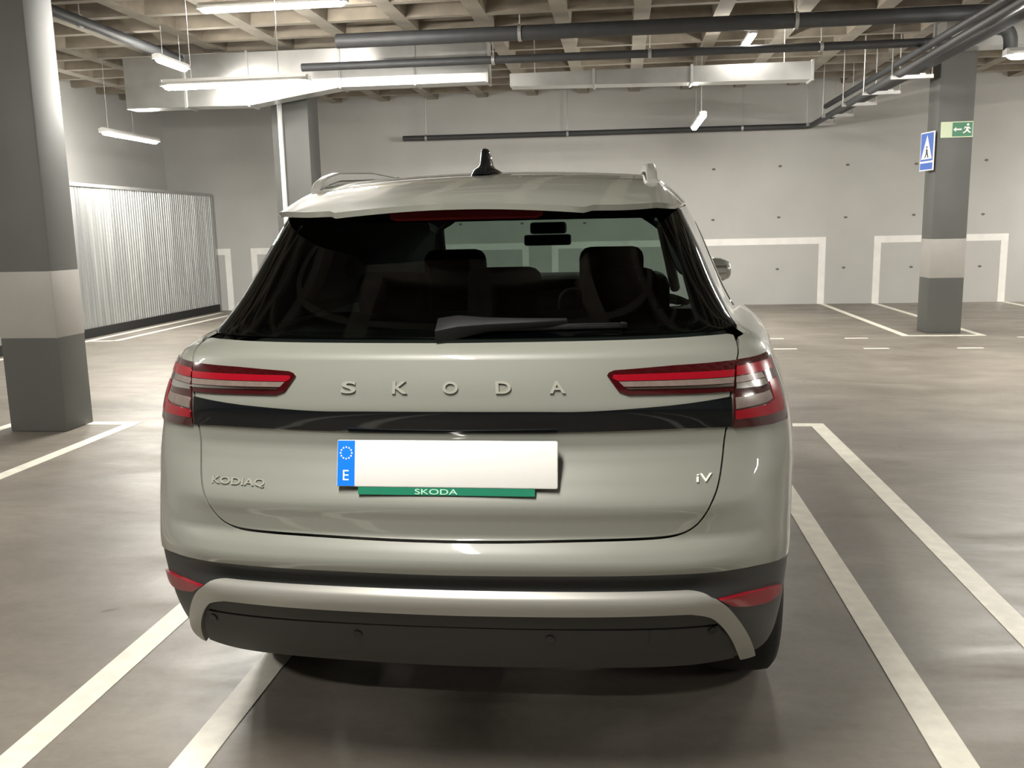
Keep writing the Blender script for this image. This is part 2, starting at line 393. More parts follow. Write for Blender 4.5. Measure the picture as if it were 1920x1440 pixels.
# ---- pipes across the ceiling
def pipe(label, pts, r, clamps=(), cat='pipe'):
    t = thing('ceiling_pipe', label, cat, (0, 0, 0))
    tube('pipe_run', bend(pts, 0.16), r, M['pipe'], t, 14)
    for (x, y, z) in clamps:
        me = tube_mesh('clamp', [(x-0.02, y, z), (x+0.02, y, z)], r+0.012, 14); link('clamp', me, M['steel'], t)
        tube('clamp_rod', [(x, y, z+r), (x, y, 4.28)], 0.008, M['steel'], t, 6)
    return t
pipe('upper thick dark pipe running across under the coffers', [(-3.45, 11.3, 3.82), (5.3, 11.3, 3.80)], 0.085, [(-1.2, 11.3, 3.815), (2.0, 11.3, 3.808)])
pipe('lower slim dark pipe running across in front of the duct', [(-4.1, 11.85, 3.63), (3.95, 11.85, 3.60)], 0.05, [(-1.6, 11.85, 3.62), (0.35, 11.85, 3.614), (2.4, 11.85, 3.606)])
pipe('dark pipe running lengthwise under the ceiling, far left', [(-5.87, 5.5, 3.85), (-5.87, 12.1, 3.85)], 0.06, [(-5.87, 9.8, 3.85)])
pipe('dark pipe along the back wall turning into the cable tray', [(-4.15, 17.55, 3.27), (3.42, 17.55, 3.25), (3.42, 6.5, 3.36)], 0.05, [(-3.7, 17.55, 3.27), (-1.0, 17.55, 3.263), (2.2, 17.55, 3.253)])
pipe('long dark pipe on the right side of the bracket row', [(3.72, 17.3, 3.40), (3.72, 6.5, 3.40)], 0.07)
pipe('thin dark pipe on top of the bracket row', [(3.56, 17.0, 3.52), (3.56, 6.5, 3.52)], 0.045)
pipe('dark pipe curving down beside the far pillar duct', [(4.02, 6.5, 3.66), (4.02, 11.4, 3.66), (4.45, 11.55, 3.66), (4.45, 11.55, 3.42)], 0.075)
box_l = ['nearest', 'second', 'third', 'fourth', 'farthest']
for i, y in enumerate((12.2, 13.55, 14.75, 16.15, 17.45)):
    t = thing('pipe_bracket', box_l[i]+' bright bracket of the receding row carrying the dark pipes', 'bracket', (3.57, y, 3.27), 'brackets of the receding pipe row')
    box('crossbar', -0.25, 0.25, -0.025, 0.025, -0.03, 0.015, M['steel'], t)
    for s in (-1, 1):
        tube('threaded_rod', [(s*0.235, 0, 0), (s*0.235, 0, 4.28-3.27)], 0.009, M['steel'], t, 6)
        box('pipe_clip', s*0.12-0.035, s*0.12+0.035, -0.03, 0.03, 0.015, 0.03, M['steel'], t)

# ---- signs
t = thing('exit_sign', 'green and pale running-man exit sign on the far pillar', 'sign', (4.335, 12.797, 2.668))
box('panel', -0.20, 0.20, -0.012, 0.0, -0.10, 0.10, M['sign_pale'], t)
box('green_field', -0.055, 0.19, -0.014, -0.012, -0.088, 0.088, M['sign_green'], t)
def flat(name, poly, y, m, parent): return prism(name, poly, 'y', y-0.0015, y, m, parent)
flat('arrow', [(-0.045, 0), (-0.01, 0.03), (-0.01, 0.01), (0.06, 0.01), (0.06, -0.01), (-0.01, -0.01), (-0.01, -0.03)], -0.014, M['white_print'], t)
flat('running_figure', [(0.125, 0.03), (0.10, 0.035), (0.085, 0.01), (0.095, 0.005), (0.107, 0.02), (0.118, 0.012), (0.105, -0.02), (0.075, -0.04), (0.08, -0.055), (0.12, -0.032), (0.128, -0.02), (0.15, -0.045), (0.175, -0.045), (0.175, -0.032), (0.157, -0.03), (0.14, 0.0), (0.145, 0.012), (0.165, 0.0), (0.172, 0.01), (0.147, 0.032)], -0.014, M['white_print'], t)
flat('figure_head', [(0.135+0.016*math.cos(a), 0.058+0.016*math.sin(a)) for a in [j*math.pi/5 for j in range(10)]], -0.014, M['white_print'], t)
t = thing('pedestrian_sign', 'narrow blue pedestrian crossing sign on the left side of the far pillar', 'sign', (4.03, 12.92, 2.41))
t.rotation_euler = (0, 0, math.radians(-80))
box('panel', -0.175, 0.175, -0.012, 0.0, -0.25, 0.25, M['white_print'], t, 0.0)
box('blue_field', -0.16, 0.16, -0.014, -0.012, -0.125, 0.235, M['sign_blue'], t)
box('blue_footer', -0.16, 0.16, -0.014, -0.012, -0.235, -0.15, M['sign_blue'], t)
flat('white_triangle', [(-0.14, -0.10), (0.14, -0.10), (0.0, 0.21)], -0.014, M['white_print'], t)
flat('walking_figure', [(-0.02, 0.03), (0.02, 0.03), (0.03, -0.02), (0.055, -0.085), (0.035, -0.085), (0.005, -0.035), (-0.03, -0.085), (-0.05, -0.085), (-0.015, -0.02)], -0.0155, M['sign_dark'], t)
flat('figure_head', [(0.016*math.cos(a), 0.055+0.016*math.sin(a)) for a in [j*math.pi/5 for j in range(10)]], -0.0155, M['sign_dark'], t)
box('mount_arm', -0.015, 0.015, 0.0, 0.05, 0.05, 0.08, M['steel'], t)

# ------------------------------------------------------------------ body surface of the car: plan curve x side profiles
def ncspline(t,p):
    # natural cubic spline through points p(t): returns evaluator
    t=np.asarray(t,float);p=np.asarray(p,float);n=len(t);h=np.diff(t)
    A=np.eye(n);b=np.zeros((n,p.shape[1]))
    for i in range(1,n-1):
        A[i,i-1]=h[i-1];A[i,i]=2*(h[i-1]+h[i]);A[i,i+1]=h[i]
        b[i]=6*((p[i+1]-p[i])/h[i]-(p[i]-p[i-1])/h[i-1])
    m=np.linalg.solve(A,b)
    def ev(x):
        x=np.atleast_1d(x);k=np.clip(np.searchsorted(t,x)-1,0,n-2);d=(x-t[k])[:,None];H=h[k][:,None]
        a=(m[k+1]-m[k])/(6*H);bb=m[k]/2;c=(p[k+1]-p[k])/H-H*(2*m[k]+m[k+1])/6
        return ((a*d+bb)*d+c)*d+p[k]
    return ev
def pchip(xs,ys):
    x=np.asarray(xs,float);y=np.asarray(ys,float);h=np.diff(x);d=np.diff(y)/h;n=len(x);m=np.zeros(n)
    for i in range(1,n-1):
        if d[i-1]*d[i]>0:
            w1=2*h[i]+h[i-1];w2=h[i]+2*h[i-1];m[i]=(w1+w2)/(w1/d[i-1]+w2/d[i])
    m[0]=d[0];m[-1]=d[-1]
    def ev(q):
        q=np.clip(np.asarray(q,float),x[0],x[-1]);k=np.clip(np.searchsorted(x,q)-1,0,n-2);H=h[k];t=(q-x[k])/H
        return (2*t**3-3*t**2+1)*y[k]+(t**3-2*t**2+t)*H*m[k]+(-2*t**3+3*t**2)*y[k+1]+(t**3-t**2)*H*m[k+1]
    return ev
HALF=[(0,.100),(.2,.104),(.4,.116),(.55,.137),(.65,.165),(.73,.205),(.785,.252),(.822,.31),(.842,.38),(.856,.47),(.874,.60),(.898,.80),(.917,1.0),(.929,1.25),(.932,1.6),(.932,2.2),(.931,2.8),(.928,3.3),(.92,3.75),(.905,4.1),(.875,4.38),(.82,4.56),(.70,4.68),(.45,4.74),(.2,4.757),(0,4.76)]
_pts=[(-a,b) for a,b in HALF[1:6]][::-1]+HALF+[(-a,b) for a,b in HALF[-6:-1]][::-1]
_pts=np.array(_pts);_t=np.concatenate([[0],np.cumsum(np.linalg.norm(np.diff(_pts,axis=0),axis=1)**.5)])
_ev=ncspline(_t,_pts);_tt=np.linspace(_t[5],_t[-6],6001);_c=_ev(_tt)
_s=np.concatenate([[0],np.cumsum(np.linalg.norm(np.diff(_c,axis=0),axis=1))]);SMAX=_s[-1]
def plan(s):
    a=np.abs(s);x=np.interp(a,_s,_c[:,0]);y=np.interp(a,_s,_c[:,1]);return np.sign(s)*x,y
def s_of_y(y):   # along the flank
    k=(_c[:,1]>.3)&(_c[:,1]<4.5);return float(np.interp(y,_c[k,1],_s[k]))
YC=pchip([.20,.38,.44,.50,.575,.62,.652,.656,.672,.682,.696,.706,.717,.738,.743,.750,.775,.80,.835,.862,.868,.875,.92,.97,1.00,1.03,1.038,1.085,1.12,1.195,1.207,1.214,1.240,1.25,1.545,1.60],
         [.26,.19,.115,.07,.038,.020,.011,.012,.028,.030,.024,.012,.006,.0,.0,.003,.018,.040,.038,.034,.034,.036,.062,.092,.103,.103,.101,.094,.099,.119,.123,.128,.172,.188,.44,.487])
WR=pchip([.20,.35,.45,.55,.62,.70,.78,.87,.95,1.02,1.08,1.15,1.20,1.222,1.25,1.30,1.45,1.545,1.60],
         [.93,.945,.96,.970,.975,.980,.982,.988,.995,.99,.974,.945,.922,.895,.836,.80,.727,.678,.650])
YCS=pchip([.20,.38,.44,.50,.58,.65,.72,.80,.90,.97,1.03,1.09,1.14,1.195,1.213,1.240,1.25,1.545,1.60],
          [.26,.19,.115,.07,.036,.020,.012,.026,.058,.082,.095,.097,.104,.119,.128,.172,.188,.44,.487])
def sm(x): x=np.clip(x,0,1);return x*x*(3-2*x)
def S(s,z):
    s=np.asarray(s,float);z=np.asarray(z,float)
    x,y=plan(s);d=1-sm((np.abs(s)-.56)/.24);f=1-sm((y-.25)/.95)
    wr=WR(z)
    fr=sm((y-3.3)/1.2)   # front end keeps its own width
    return np.stack([x*(wr*(1-fr)+fr*np.minimum(wr,1)),y+(YC(z)*d+YCS(z)*(1-d)-.1)*f,z+0*x],-1)
def NRM(s,z,e=.004):
    du=S(s+e,z)-S(s-e,z);dv=S(s,z+e*.6)-S(s,z-e*.6)
    n=np.cross(du,dv);n/=np.linalg.norm(n,axis=-1,keepdims=True)+1e-12
    return n

# ================================================================== THE CAR
CAR = thing('car', 'light grey family SUV seen from behind, parked across a stall line', 'car', (-0.405, 1.95, 0))
def ROOF(x, y):
    zr = RZ(y); a = np.abs(x)
    k = 0.55+0.45*sm((y-0.3)/0.8)
    z = zr-0.022*(x/0.5)**2*(2.1-1.1*sm((y-0.3)/0.7))-k*2.1*np.maximum(a-0.49, 0)**1.5
    return np.stack([x, y, z], -1)
RZ = pchip([0.2, 0.28, 0.45, 0.7, 1.0, 1.4, 1.9, 2.4, 2.8, 3.1, 3.3], [1.548, 1.563, 1.608, 1.656, 1.683, 1.698, 1.698, 1.684, 1.650, 1.600, 1.555])
def WIND(u, v):
    return np.stack([u*(0.60+0.13*v), 3.10+0.80*v+0.10*(1-u*u)*1.0, 1.575-0.45*v+0.02*(1-u*u)], -1)
def HOODS(x, y):
    z = HZ(y)-0.03*(x/0.7)**2-0.9*np.maximum(np.abs(x)-0.7, 0)**1.6
    return np.stack([x, y, z], -1)
HZ = pchip([3.5, 3.9, 4.2, 4.5, 4.65, 4.76], [1.14, 1.115, 1.085, 1.03, 0.98, 0.90])
def normals(f, u, v, e=0.004):
    if f is S: return NRM(u, v)
    du = f(u+e, v)-f(u-e, v); dv = f(u, v+e)-f(u, v-e); n = np.cross(du, dv)
    return n/(np.linalg.norm(n, axis=-1, keepdims=True)+1e-12)
def densify(poly, step):
    out = []
    for i in range(len(poly)):
        a = np.array(poly[i], float); b = np.array(poly[(i+1) % len(poly)], float)
        n = max(1, int(math.ceil(np.linalg.norm(b-a)/step)))
        for k in range(n): out.append(a+(b-a)*k/n)
    return np.array(out)
CREASES = (.654, .672, .706, .740, .787, .868, 1.033, 1.210, 1.240)
def smooth_poly(pts, n=5):
    # Catmull-Rom through an open run of points
    P = [np.array(p, float) for p in pts]; P = [2*P[0]-P[1]]+P+[2*P[-1]-P[-2]]; out = []
    for i in range(1, len(P)-2):
        for k in range(n):
            t = k/n; a, b, c, d = P[i-1:i+3]
            out.append(tuple(0.5*((2*b)+(-a+c)*t+(2*a-5*b+4*c-d)*t*t+(-a+3*b-3*c+d)*t**3)))
    out.append(tuple(P[-2])); return out
def full(half): return list(half)+[(-a, b) for a, b in half[::-1] if abs(a) > 1e-6]
def flip(poly): return [(-a, b) for a, b in poly][::-1]
def patch(name, poly, m, parent, f=None, off=0.0, thick=0.012, du=0.025, dv=0.0125, lab=None):
    f = f or S
    B = densify(poly, min(du, dv)*1.2); n = len(B)
    area = 0.5*np.sum(B[:, 0]*np.roll(B[:, 1], -1)-np.roll(B[:, 0], -1)*B[:, 1])
    if area < 0: B = B[::-1]
    lo, hi = B.min(0), B.max(0)
    gu, gv = np.meshgrid(np.arange(lo[0]+du*0.5, hi[0], du), np.arange(lo[1]+dv*0.5, hi[1], dv)); G = np.stack([gu.ravel(), gv.ravel()], -1)
    sc = np.array([1/du, 1/dv])
    if len(G):
        keep = np.ones(len(G), bool); A = B*sc; Gs = G*sc
        for c in range(0, len(Gs), 2000):
            d = ((Gs[c:c+2000, None, :]-A[None])**2).sum(-1).min(1); keep[c:c+2000] = d > 0.16
        G = G[keep]
    if f is S:                      # rows of points along the pressed creases keep them straight
        for zc in CREASES:
            if lo[1] < zc < hi[1]:
                if len(G): G = G[np.abs(G[:, 1]-zc) > 0.45*dv]
                row = np.stack([np.arange(lo[0]+du*0.3, hi[0], du*0.7), np.full(len(np.arange(lo[0]+du*0.3, hi[0], du*0.7)), zc)], -1)
                if len(row):
                    d = (((row*sc)[:, None]-(B*sc)[None])**2).sum(-1).min(1); row = row[d > 0.1]
                    G = np.concatenate([G, row]) if len(G) else row
    P = np.concatenate([B, G]) if len(G) else B
    vc, _, fc, *_ = delaunay_2d_cdt([Vector(p*sc) for p in P], [(i, (i+1) % n) for i in range(n)], [list(range(n))], 1, 1e-6)
    Q = np.array([(v.x, v.y) for v in vc])/sc; pos = f(Q[:, 0], Q[:, 1]); N = normals(f, Q[:, 0], Q[:, 1])
    top = pos+N*off
    Bp = f(B[:, 0], B[:, 1]); Bn = normals(f, B[:, 0], B[:, 1])
    r0 = Bp+Bn*off; r1 = Bp+Bn*(off-thick); k = len(top)
    V = np.concatenate([top, r0, r1]); Fc = [tuple(q) for q in fc]
    for i in range(n):
        j = (i+1) % n; Fc.append((k+i, k+n+i, k+n+j, k+j))
    me = mesh(name, V, Fc, True)
    wall_n = []
    cen = np.roll(r0, -1, 0)-np.roll(r0, 1, 0); wn = np.cross(cen, Bn); wn /= np.linalg.norm(wn, axis=-1, keepdims=True)+1e-12
    me.normals_split_custom_set_from_vertices([tuple(q) for q in np.concatenate([N, wn, wn])])
    o = link(name, me, m, parent)
    if lab: o['label'] = lab
    return o
def text_on(name, txt, s0, z0, height, m, parent, width=None, depth=0.004, off=0.0):
    cu = bpy.data.curves.new('text', 'FONT'); cu.body = txt; cu.extrude = depth/2; cu.offset = 0.022 if len(txt) == 1 else 0.008; cu.resolution_u = 4
    ob = bpy.data.objects.new('text', cu); COL.objects.link(ob)
    dg = bpy.context.evaluated_depsgraph_get(); me0 = bpy.data.meshes.new_from_object(ob.evaluated_get(dg))
    V = np.array([tuple(v.co) for v in me0.vertices]); F_ = [tuple(p.vertices) for p in me0.polygons]
    COL.objects.unlink(ob); bpy.data.objects.remove(ob); bpy.data.meshes.remove(me0)
    lo, hi = V.min(0), V.max(0); k = height/(hi[1]-lo[1]); kx = (width/(hi[0]-lo[0])) if width else k
    s = s0+(V[:, 0]-lo[0])*kx; z = z0+(V[:, 1]-lo[1])*k
    pos = S(s, z)+NRM(s, z)*(off+(V[:, 2:3]+depth/2))
    return link(name, mesh(name, pos, F_), m, parent)
def sy(y): return s_of_y(y)
YR, YFW, RW, AR = 1.10, 3.82, 0.362, 0.455
def arch(yc, r, a0, a1, n=22, zc=0.362):
    return [(sy(yc+r*math.cos(math.radians(a0+(a1-a0)*i/n))), zc+r*math.sin(math.radians(a0+(a1-a0)*i/n))) for i in range(n+1)]

# ---- painted shell: bumper, quarter panels, doors, front (one wrap with the tailgate opening left out)
GAP = [(0, .789), (.15, .790), (.32, .793), (.45, .795), (.52, .798), (.560, .806), (.587, .822), (.606, .845), (.622, .875), (.636, .908), (.648, .965), (.662, 1.03), (.690, 1.105), (.735, 1.178), (.778, 1.217), (.815, 1.233)]
GAP = smooth_poly(GAP, 4)
def shrink(line, d):   # move the outline inward (towards the tailgate centre)
    P = np.array(line); T = np.gradient(P, axis=0); N = np.stack([-T[:, 1], T[:, 0]], -1); N /= np.linalg.norm(N, axis=1, keepdims=True)
    return [tuple(p+n*d) for p, n in zip(P, N)]
gate_edge = shrink(GAP, 0.0027); shell_edge = shrink(GAP, -0.0027)
shell_edge[0] = (0, shell_edge[0][1]); gate_edge[0] = (0, gate_edge[0][1])
DARK_TOP = [(0, .717), (.30, .719), (.54, .7195), (.75, .716), (.86, .708), (sy(.60), .700)]
a_in = 180-math.degrees(math.asin((.697-.362)/AR))
half = DARK_TOP+arch(YR, AR, a_in, 14)+[(sy(1.6), .475), (sy(3.2), .475)]+arch(YFW, AR, 166, 42)[0:]+[(sy(4.40), .66), (SMAX-0.45, .60), (SMAX, .60),
        (SMAX, .90), (SMAX-.5, .90), (SMAX-0.9, .95), (sy(4.4), 1.0), (sy(4.1), 1.06), (sy(3.8), 1.115), (sy(3.55), 1.145), (sy(2.6), 1.185), (sy(1.6), 1.212), (sy(.95), 1.230), (.90, 1.2355)]+shell_edge[::-1]
patch('body_shell', full(half), M['paint'], CAR, du=0.03, dv=0.0125)
# ---- dark lower cladding, wheel arch rims included
low = [(0, .436), (.30, .440), (.47, .448), (.62, .436), (.74, .438), (.83, .425), (sy(.52), .40)]
inner = arch(YR, 0.40, 180-5, 0)
half = [(a, b) for a, b in low]+[p for p in arch(YR, 0.395, 172, -8)]+[(sy(1.6), .25), (sy(3.2), .25)]+arch(YFW, 0.395, 188, 20)+[(sy(4.42), .38), (SMAX-0.4, .30), (SMAX, .30), (SMAX, .596), (SMAX-0.45, .596), (sy(4.40), .656)]+arch(YFW, AR-0.003, 42, 166)+[(sy(3.2), .472), (sy(1.6), .472)]+arch(YR, AR-0.003, 14, a_in)+[(a, b-0.003) for a, b in DARK_TOP[::-1]]
clad = patch('lower_cladding', full(half), M['plastic'], CAR, off=-0.004, du=0.03, dv=0.0125)
# ---- silver skid frame, diffuser
SO = smooth_poly([(0, .670), (.30, .670), (.52, .669), (.585, .666), (.640, .649), (.683, .612), (.735, .54), (.775, .468), (.795, .430)], 4)
SI = smooth_poly([(0, .620), (.30, .621), (.54, .622), (.590, .618), (.630, .604), (.660, .575), (.690, .532), (.715, .485), (.738, .440)], 4)
patch('silver_skid_frame', full(SO+SI[::-1]), M['silver'], CAR, off=0.010, thick=0.02, du=0.02, dv=0.006)
DI = [(a-0.004, b-0.003) if a > 0.01 else (0, b-0.003) for a, b in SI]
UP = [(a, b) for a, b in DI if b > .577]+[(.650, .577)]
patch('diffuser_upper', full([(0, .577)]+[(0.648, .577)]+[p for p in DI[::-1] if p[1] > .58]), M['plastic2'], CAR, off=0.001, thick=0.02, du=0.03)
dlow = patch('diffuser_panel', full([(0, .442), (.40, .446), (.60, .444), (.722, .446), (.705, .49), (.68, .54), (.653, .572), (0, .5745)]), M['plastic2'], CAR, off=0.003, thick=0.02, du=0.03)
lip = patch('bumper_lip', full([(0, .410), (.45, .414), (.62, .412), (.70, .424), (.715, .436), (.60, .434), (0, .436)]), M['black'], CAR, off=-0.012, thick=0.02, du=0.03)
patch('tow_cover', [(.484, .532), (.538, .530), (.540, .580-.008), (.486, .573)], M['plastic2'], dlow, off=0.0045, thick=0.004)
for s_, z_ in ((-.64, .553), (-.236, .546), (.244, .549), (.64, .561)):
    c = [(s_+0.011*math.cos(a), z_+0.011*math.sin(a)) for a in [j*math.pi/8 for j in range(16)]]
    patch('parking_sensor', c, M['black'], dlow, off=0.006, thick=0.006, du=0.01, dv=0.01)
RF = [(.648, .647), (.72, .651), (.80, .647), (.858, .637), (.856, .613), (.80, .607), (.74, .612), (.690, .622)]
for sg, nm in ((1, 'red reflector on the right of the bumper'), (-1, 'red reflector on the left of the bumper')):
    p = RF if sg == 1 else flip(RF)
    patch('bumper_reflector', p, M['red'], CAR, off=0.004, thick=0.01, du=0.015, lab=nm)

# ---- tailgate
top = [(.80, 1.2385), (.70, 1.2395), (.45, 1.2385), (0, 1.2370)]
gate = patch('tailgate', full(gate_edge+top), M['paint'], CAR, du=0.02, dv=0.009, thick=0.025)
BL = smooth_poly([(0, 1.085), (.20, 1.0845), (.334, 1.084), (.507, 1.0925), (.600, 1.099), (.691, 1.1065)], 4)
BB = smooth_poly([(0, 1.035), (.20, 1.035), (.328, 1.0355), (.505, 1.0385), (.60, 1.0385), (.676, 1.036)], 4)
patch('black_panel', full(BL+BB[::-1]), M['black'], gate, off=0.003, thick=0.012, du=0.02, dv=0.008)
gl = patch('rear_window', full([(0, 1.2445), (.45, 1.246), (.70, 1.247), (.80, 1.246), (.862, 1.248), (.872, 1.32), (.874, 1.40), (.872, 1.48), (.868, 1.545), (.6, 1.552), (0, 1.552)]), M['rear_glass'], CAR, off=0.004, thick=0.006, du=0.03, dv=0.02)
# frit border and D-pillar blades in gloss black
for sg in (1, -1):
    p = [(.795, 1.247), (.865, 1.2495), (.875, 1.40), (.870, 1.545), (.80, 1.55), (.79, 1.47), (.765, 1.35), (.745, 1.27), (.70, 1.262), (.70, 1.248)]
    patch('glass_frit', p if sg == 1 else flip(p), M['black'], gl, off=0.001, thick=0.002, du=0.03, dv=0.02)
    p = [(.868, 1.2500), (.905, 1.2500), (.945, 1.33), (.955, 1.40), (.945, 1.545), (.875, 1.548), (.8785, 1.40)]
    patch('pillar_blade', p if sg == 1 else flip(p), M['black'], CAR, off=0.004, thick=0.01, du=0.02, dv=0.02)
patch('glass_frit', full([(0, 1.2455), (.70, 1.248), (.70, 1.262), (0, 1.259)]), M['black'], gl, off=0.001, thick=0.002, du=0.03, dv=0.01)
patch('glass_frit', full([(0, 1.525), (.80, 1.525), (.80, 1.551), (0, 1.551)]), M['black'], gl, off=0.001, thick=0.002, du=0.03, dv=0.02)
patch('high_brake_light', full([(0, 1.528), (.27, 1.527), (.295, 1.534), (.30, 1.546), (0, 1.548)]), M['red_bar'], CAR, off=0.012, thick=0.01, du=0.02, dv=0.01)
# lettering and badges
for ch, c in zip('SKODA', (-.250, -.118, .009, .140, .271)):
    text_on('tailgate_letter', ch, c-0.019, 1.126, 0.028, M['badge'], gate, width=0.038, depth=0.005, off=0.0)
text_on('model_badge', 'KODIAQ', -.600, .901, 0.0185, M['badge'], gate, width=0.148, depth=0.004)
text_on('variant_badge', 'iV', .582, .918, 0.0175, M['badge_bright'], gate, width=0.037, depth=0.004)
# number plate
pl = box('number_plate', -0.260, 0.260, -0.006, 0.0, -0.055, 0.055, M['plate'], CAR, 0.004)
pl.location = (0.0, 0.064, 0.967); pl.rotation_euler = (math.radians(-13), 0, 0)
pl['label'] = 'white number plate with a blue country band, characters not shown'
box('blue_band', -0.258, -0.217, -0.0072, -0.006, -0.053, 0.053, M['blue'], pl)
cu = bpy.data.curves.new('text', 'FONT'); cu.body = 'E'; cu.extrude = 0.0003; tob = bpy.data.objects.new('text', cu); COL.objects.link(tob)
me0 = bpy.data.meshes.new_from_object(tob.evaluated_get(bpy.context.evaluated_depsgraph_get())); COL.objects.unlink(tob); bpy.data.objects.remove(tob)
V = np.array([tuple(v.co) for v in me0.vertices]); lo, hi = V.min(0), V.max(0); k = 0.024/(hi[1]-lo[1])
V2 = [((v[0]-(lo[0]+hi[0])/2)*k-0.2375, -0.0078-v[2], (v[1]-lo[1])*k-0.040) for v in V]
link('country_letter', mesh('country_letter', V2, [tuple(p.vertices) for p in me0.polygons]), M['white_print'], pl)
for j in range(12):
    a = j*math.pi/6; cx, cz = -0.2375+0.0135*math.cos(a), 0.024+0.0135*math.sin(a)
    st = [(cx+(0.0028 if q % 2 == 0 else 0.0012)*math.sin(q*math.pi/5), cz+(0.0028 if q % 2 == 0 else 0.0012)*math.cos(q*math.pi/5)) for q in range(10)]
    prism('star', st, 'y', -0.0078, -0.0072, M['white_print'], pl)
hd = box('plate_holder', -0.255, 0.255, 0.0, 0.014, -0.052, 0.052, M['black'], pl, 0.003)
box('dealer_strip', -0.208, 0.208, -0.006, 0.006, -0.0725, -0.0555, M['green'], pl)
cu = bpy.data.curves.new('text', 'FONT'); cu.body = 'SKODA'; cu.extrude = 0.0003; tob = bpy.data.objects.new('text', cu); COL.objects.link(tob)
me0 = bpy.data.meshes.new_from_object(tob.evaluated_get(bpy.context.evaluated_depsgraph_get())); COL.objects.unlink(tob); bpy.data.objects.remove(tob)
V = np.array([tuple(v.co) for v in me0.vertices]); lo, hi = V.min(0), V.max(0); k = 0.0125/(hi[1]-lo[1])
V2 = [((v[0]-lo[0])*k*1.7-0.072, -0.0066-v[2], (v[1]-lo[1])*k-0.0705) for v in V]
link('dealer_lettering', mesh('dealer_lettering', V2, [tuple(p.vertices) for p in me0.polygons]), M['pale'], pl)

# ---- tail lights
TI = [(.396, 1.164), (.402, 1.171), (.416, 1.1755), (.567, 1.183), (.733, 1.186), (.697, 1.117), (.560, 1.119), (.440, 1.120), (.418, 1.128)]
TO = [(.736, 1.1865), (.82, 1.189), (.868, 1.192), (.888, 1.186), (.893, 1.165), (.889, 1.115), (.878, 1.06), (.870, 1.032), (.80, 1.030), (.679, 1.033), (.696, 1.10)]
for sg, nm in ((1, 'right'), (-1, 'left')):
    q = (lambda p: p) if sg == 1 else flip
    ti = patch('tailgate_light', q(TI), M['red_dark'], CAR, off=0.005, thick=0.02, du=0.015, dv=0.01, lab='long red inner tail light on the %s' % nm)
    patch('red_bar', q([(.412, 1.1655), (.56, 1.166), (.722, 1.1655), (.714, 1.150), (.42, 1.1515), (.408, 1.158)]), M['red'], ti, off=0.0065, thick=0.003, du=0.02)
    patch('clear_bar', q([(.422, 1.1500), (.714, 1.1485), (.707, 1.1355), (.432, 1.1385)]), M['clear'], ti, off=0.0065, thick=0.003, du=0.02)
    patch('chrome_line', q([(.436, 1.1360), (.560, 1.1350), (.706, 1.1340), (.703, 1.1280), (.56, 1.1310), (.440, 1.1325)]), M['chrome'], ti, off=0.0075, thick=0.003, du=0.02)
    to = patch('corner_light', q(TO), M['red_dark'], CAR, off=0.005, thick=0.02, du=0.015, dv=0.01, lab='red corner tail light on the %s' % nm)
    patch('red_bar', q([(.730, 1.172), (.80, 1.175), (.866, 1.177), (.872, 1.155), (.722, 1.151)]), M['red'], to, off=0.0065, thick=0.003, du=0.02)
    patch('clear_bar', q([(.721, 1.149), (.806, 1.152), (.812, 1.139), (.714, 1.135)]), M['clear'], to, off=0.0065, thick=0.003, du=0.02)
    patch('chrome_line', q([(.713, 1.1335), (.808, 1.1370), (.812, 1.124), (.79, 1.121), (.708, 1.122)]), M['chrome'], to, off=0.0075, thick=0.003, du=0.02)
    patch('clear_lens', q([(.700, 1.103), (.79, 1.106), (.812, 1.109), (.817, 1.090), (.79, 1.083), (.694, 1.077)]), M['clear'], to, off=0.0065, thick=0.003, du=0.02)
    patch('red_bracket', q([(.824, 1.128), (.868, 1.134), (.866, 1.075), (.860, 1.056), (.80, 1.053), (.688, 1.053), (.692, 1.073), (.79, 1.078), (.822, 1.086)]), M['red'], to, off=0.0065, thick=0.003, du=0.02)

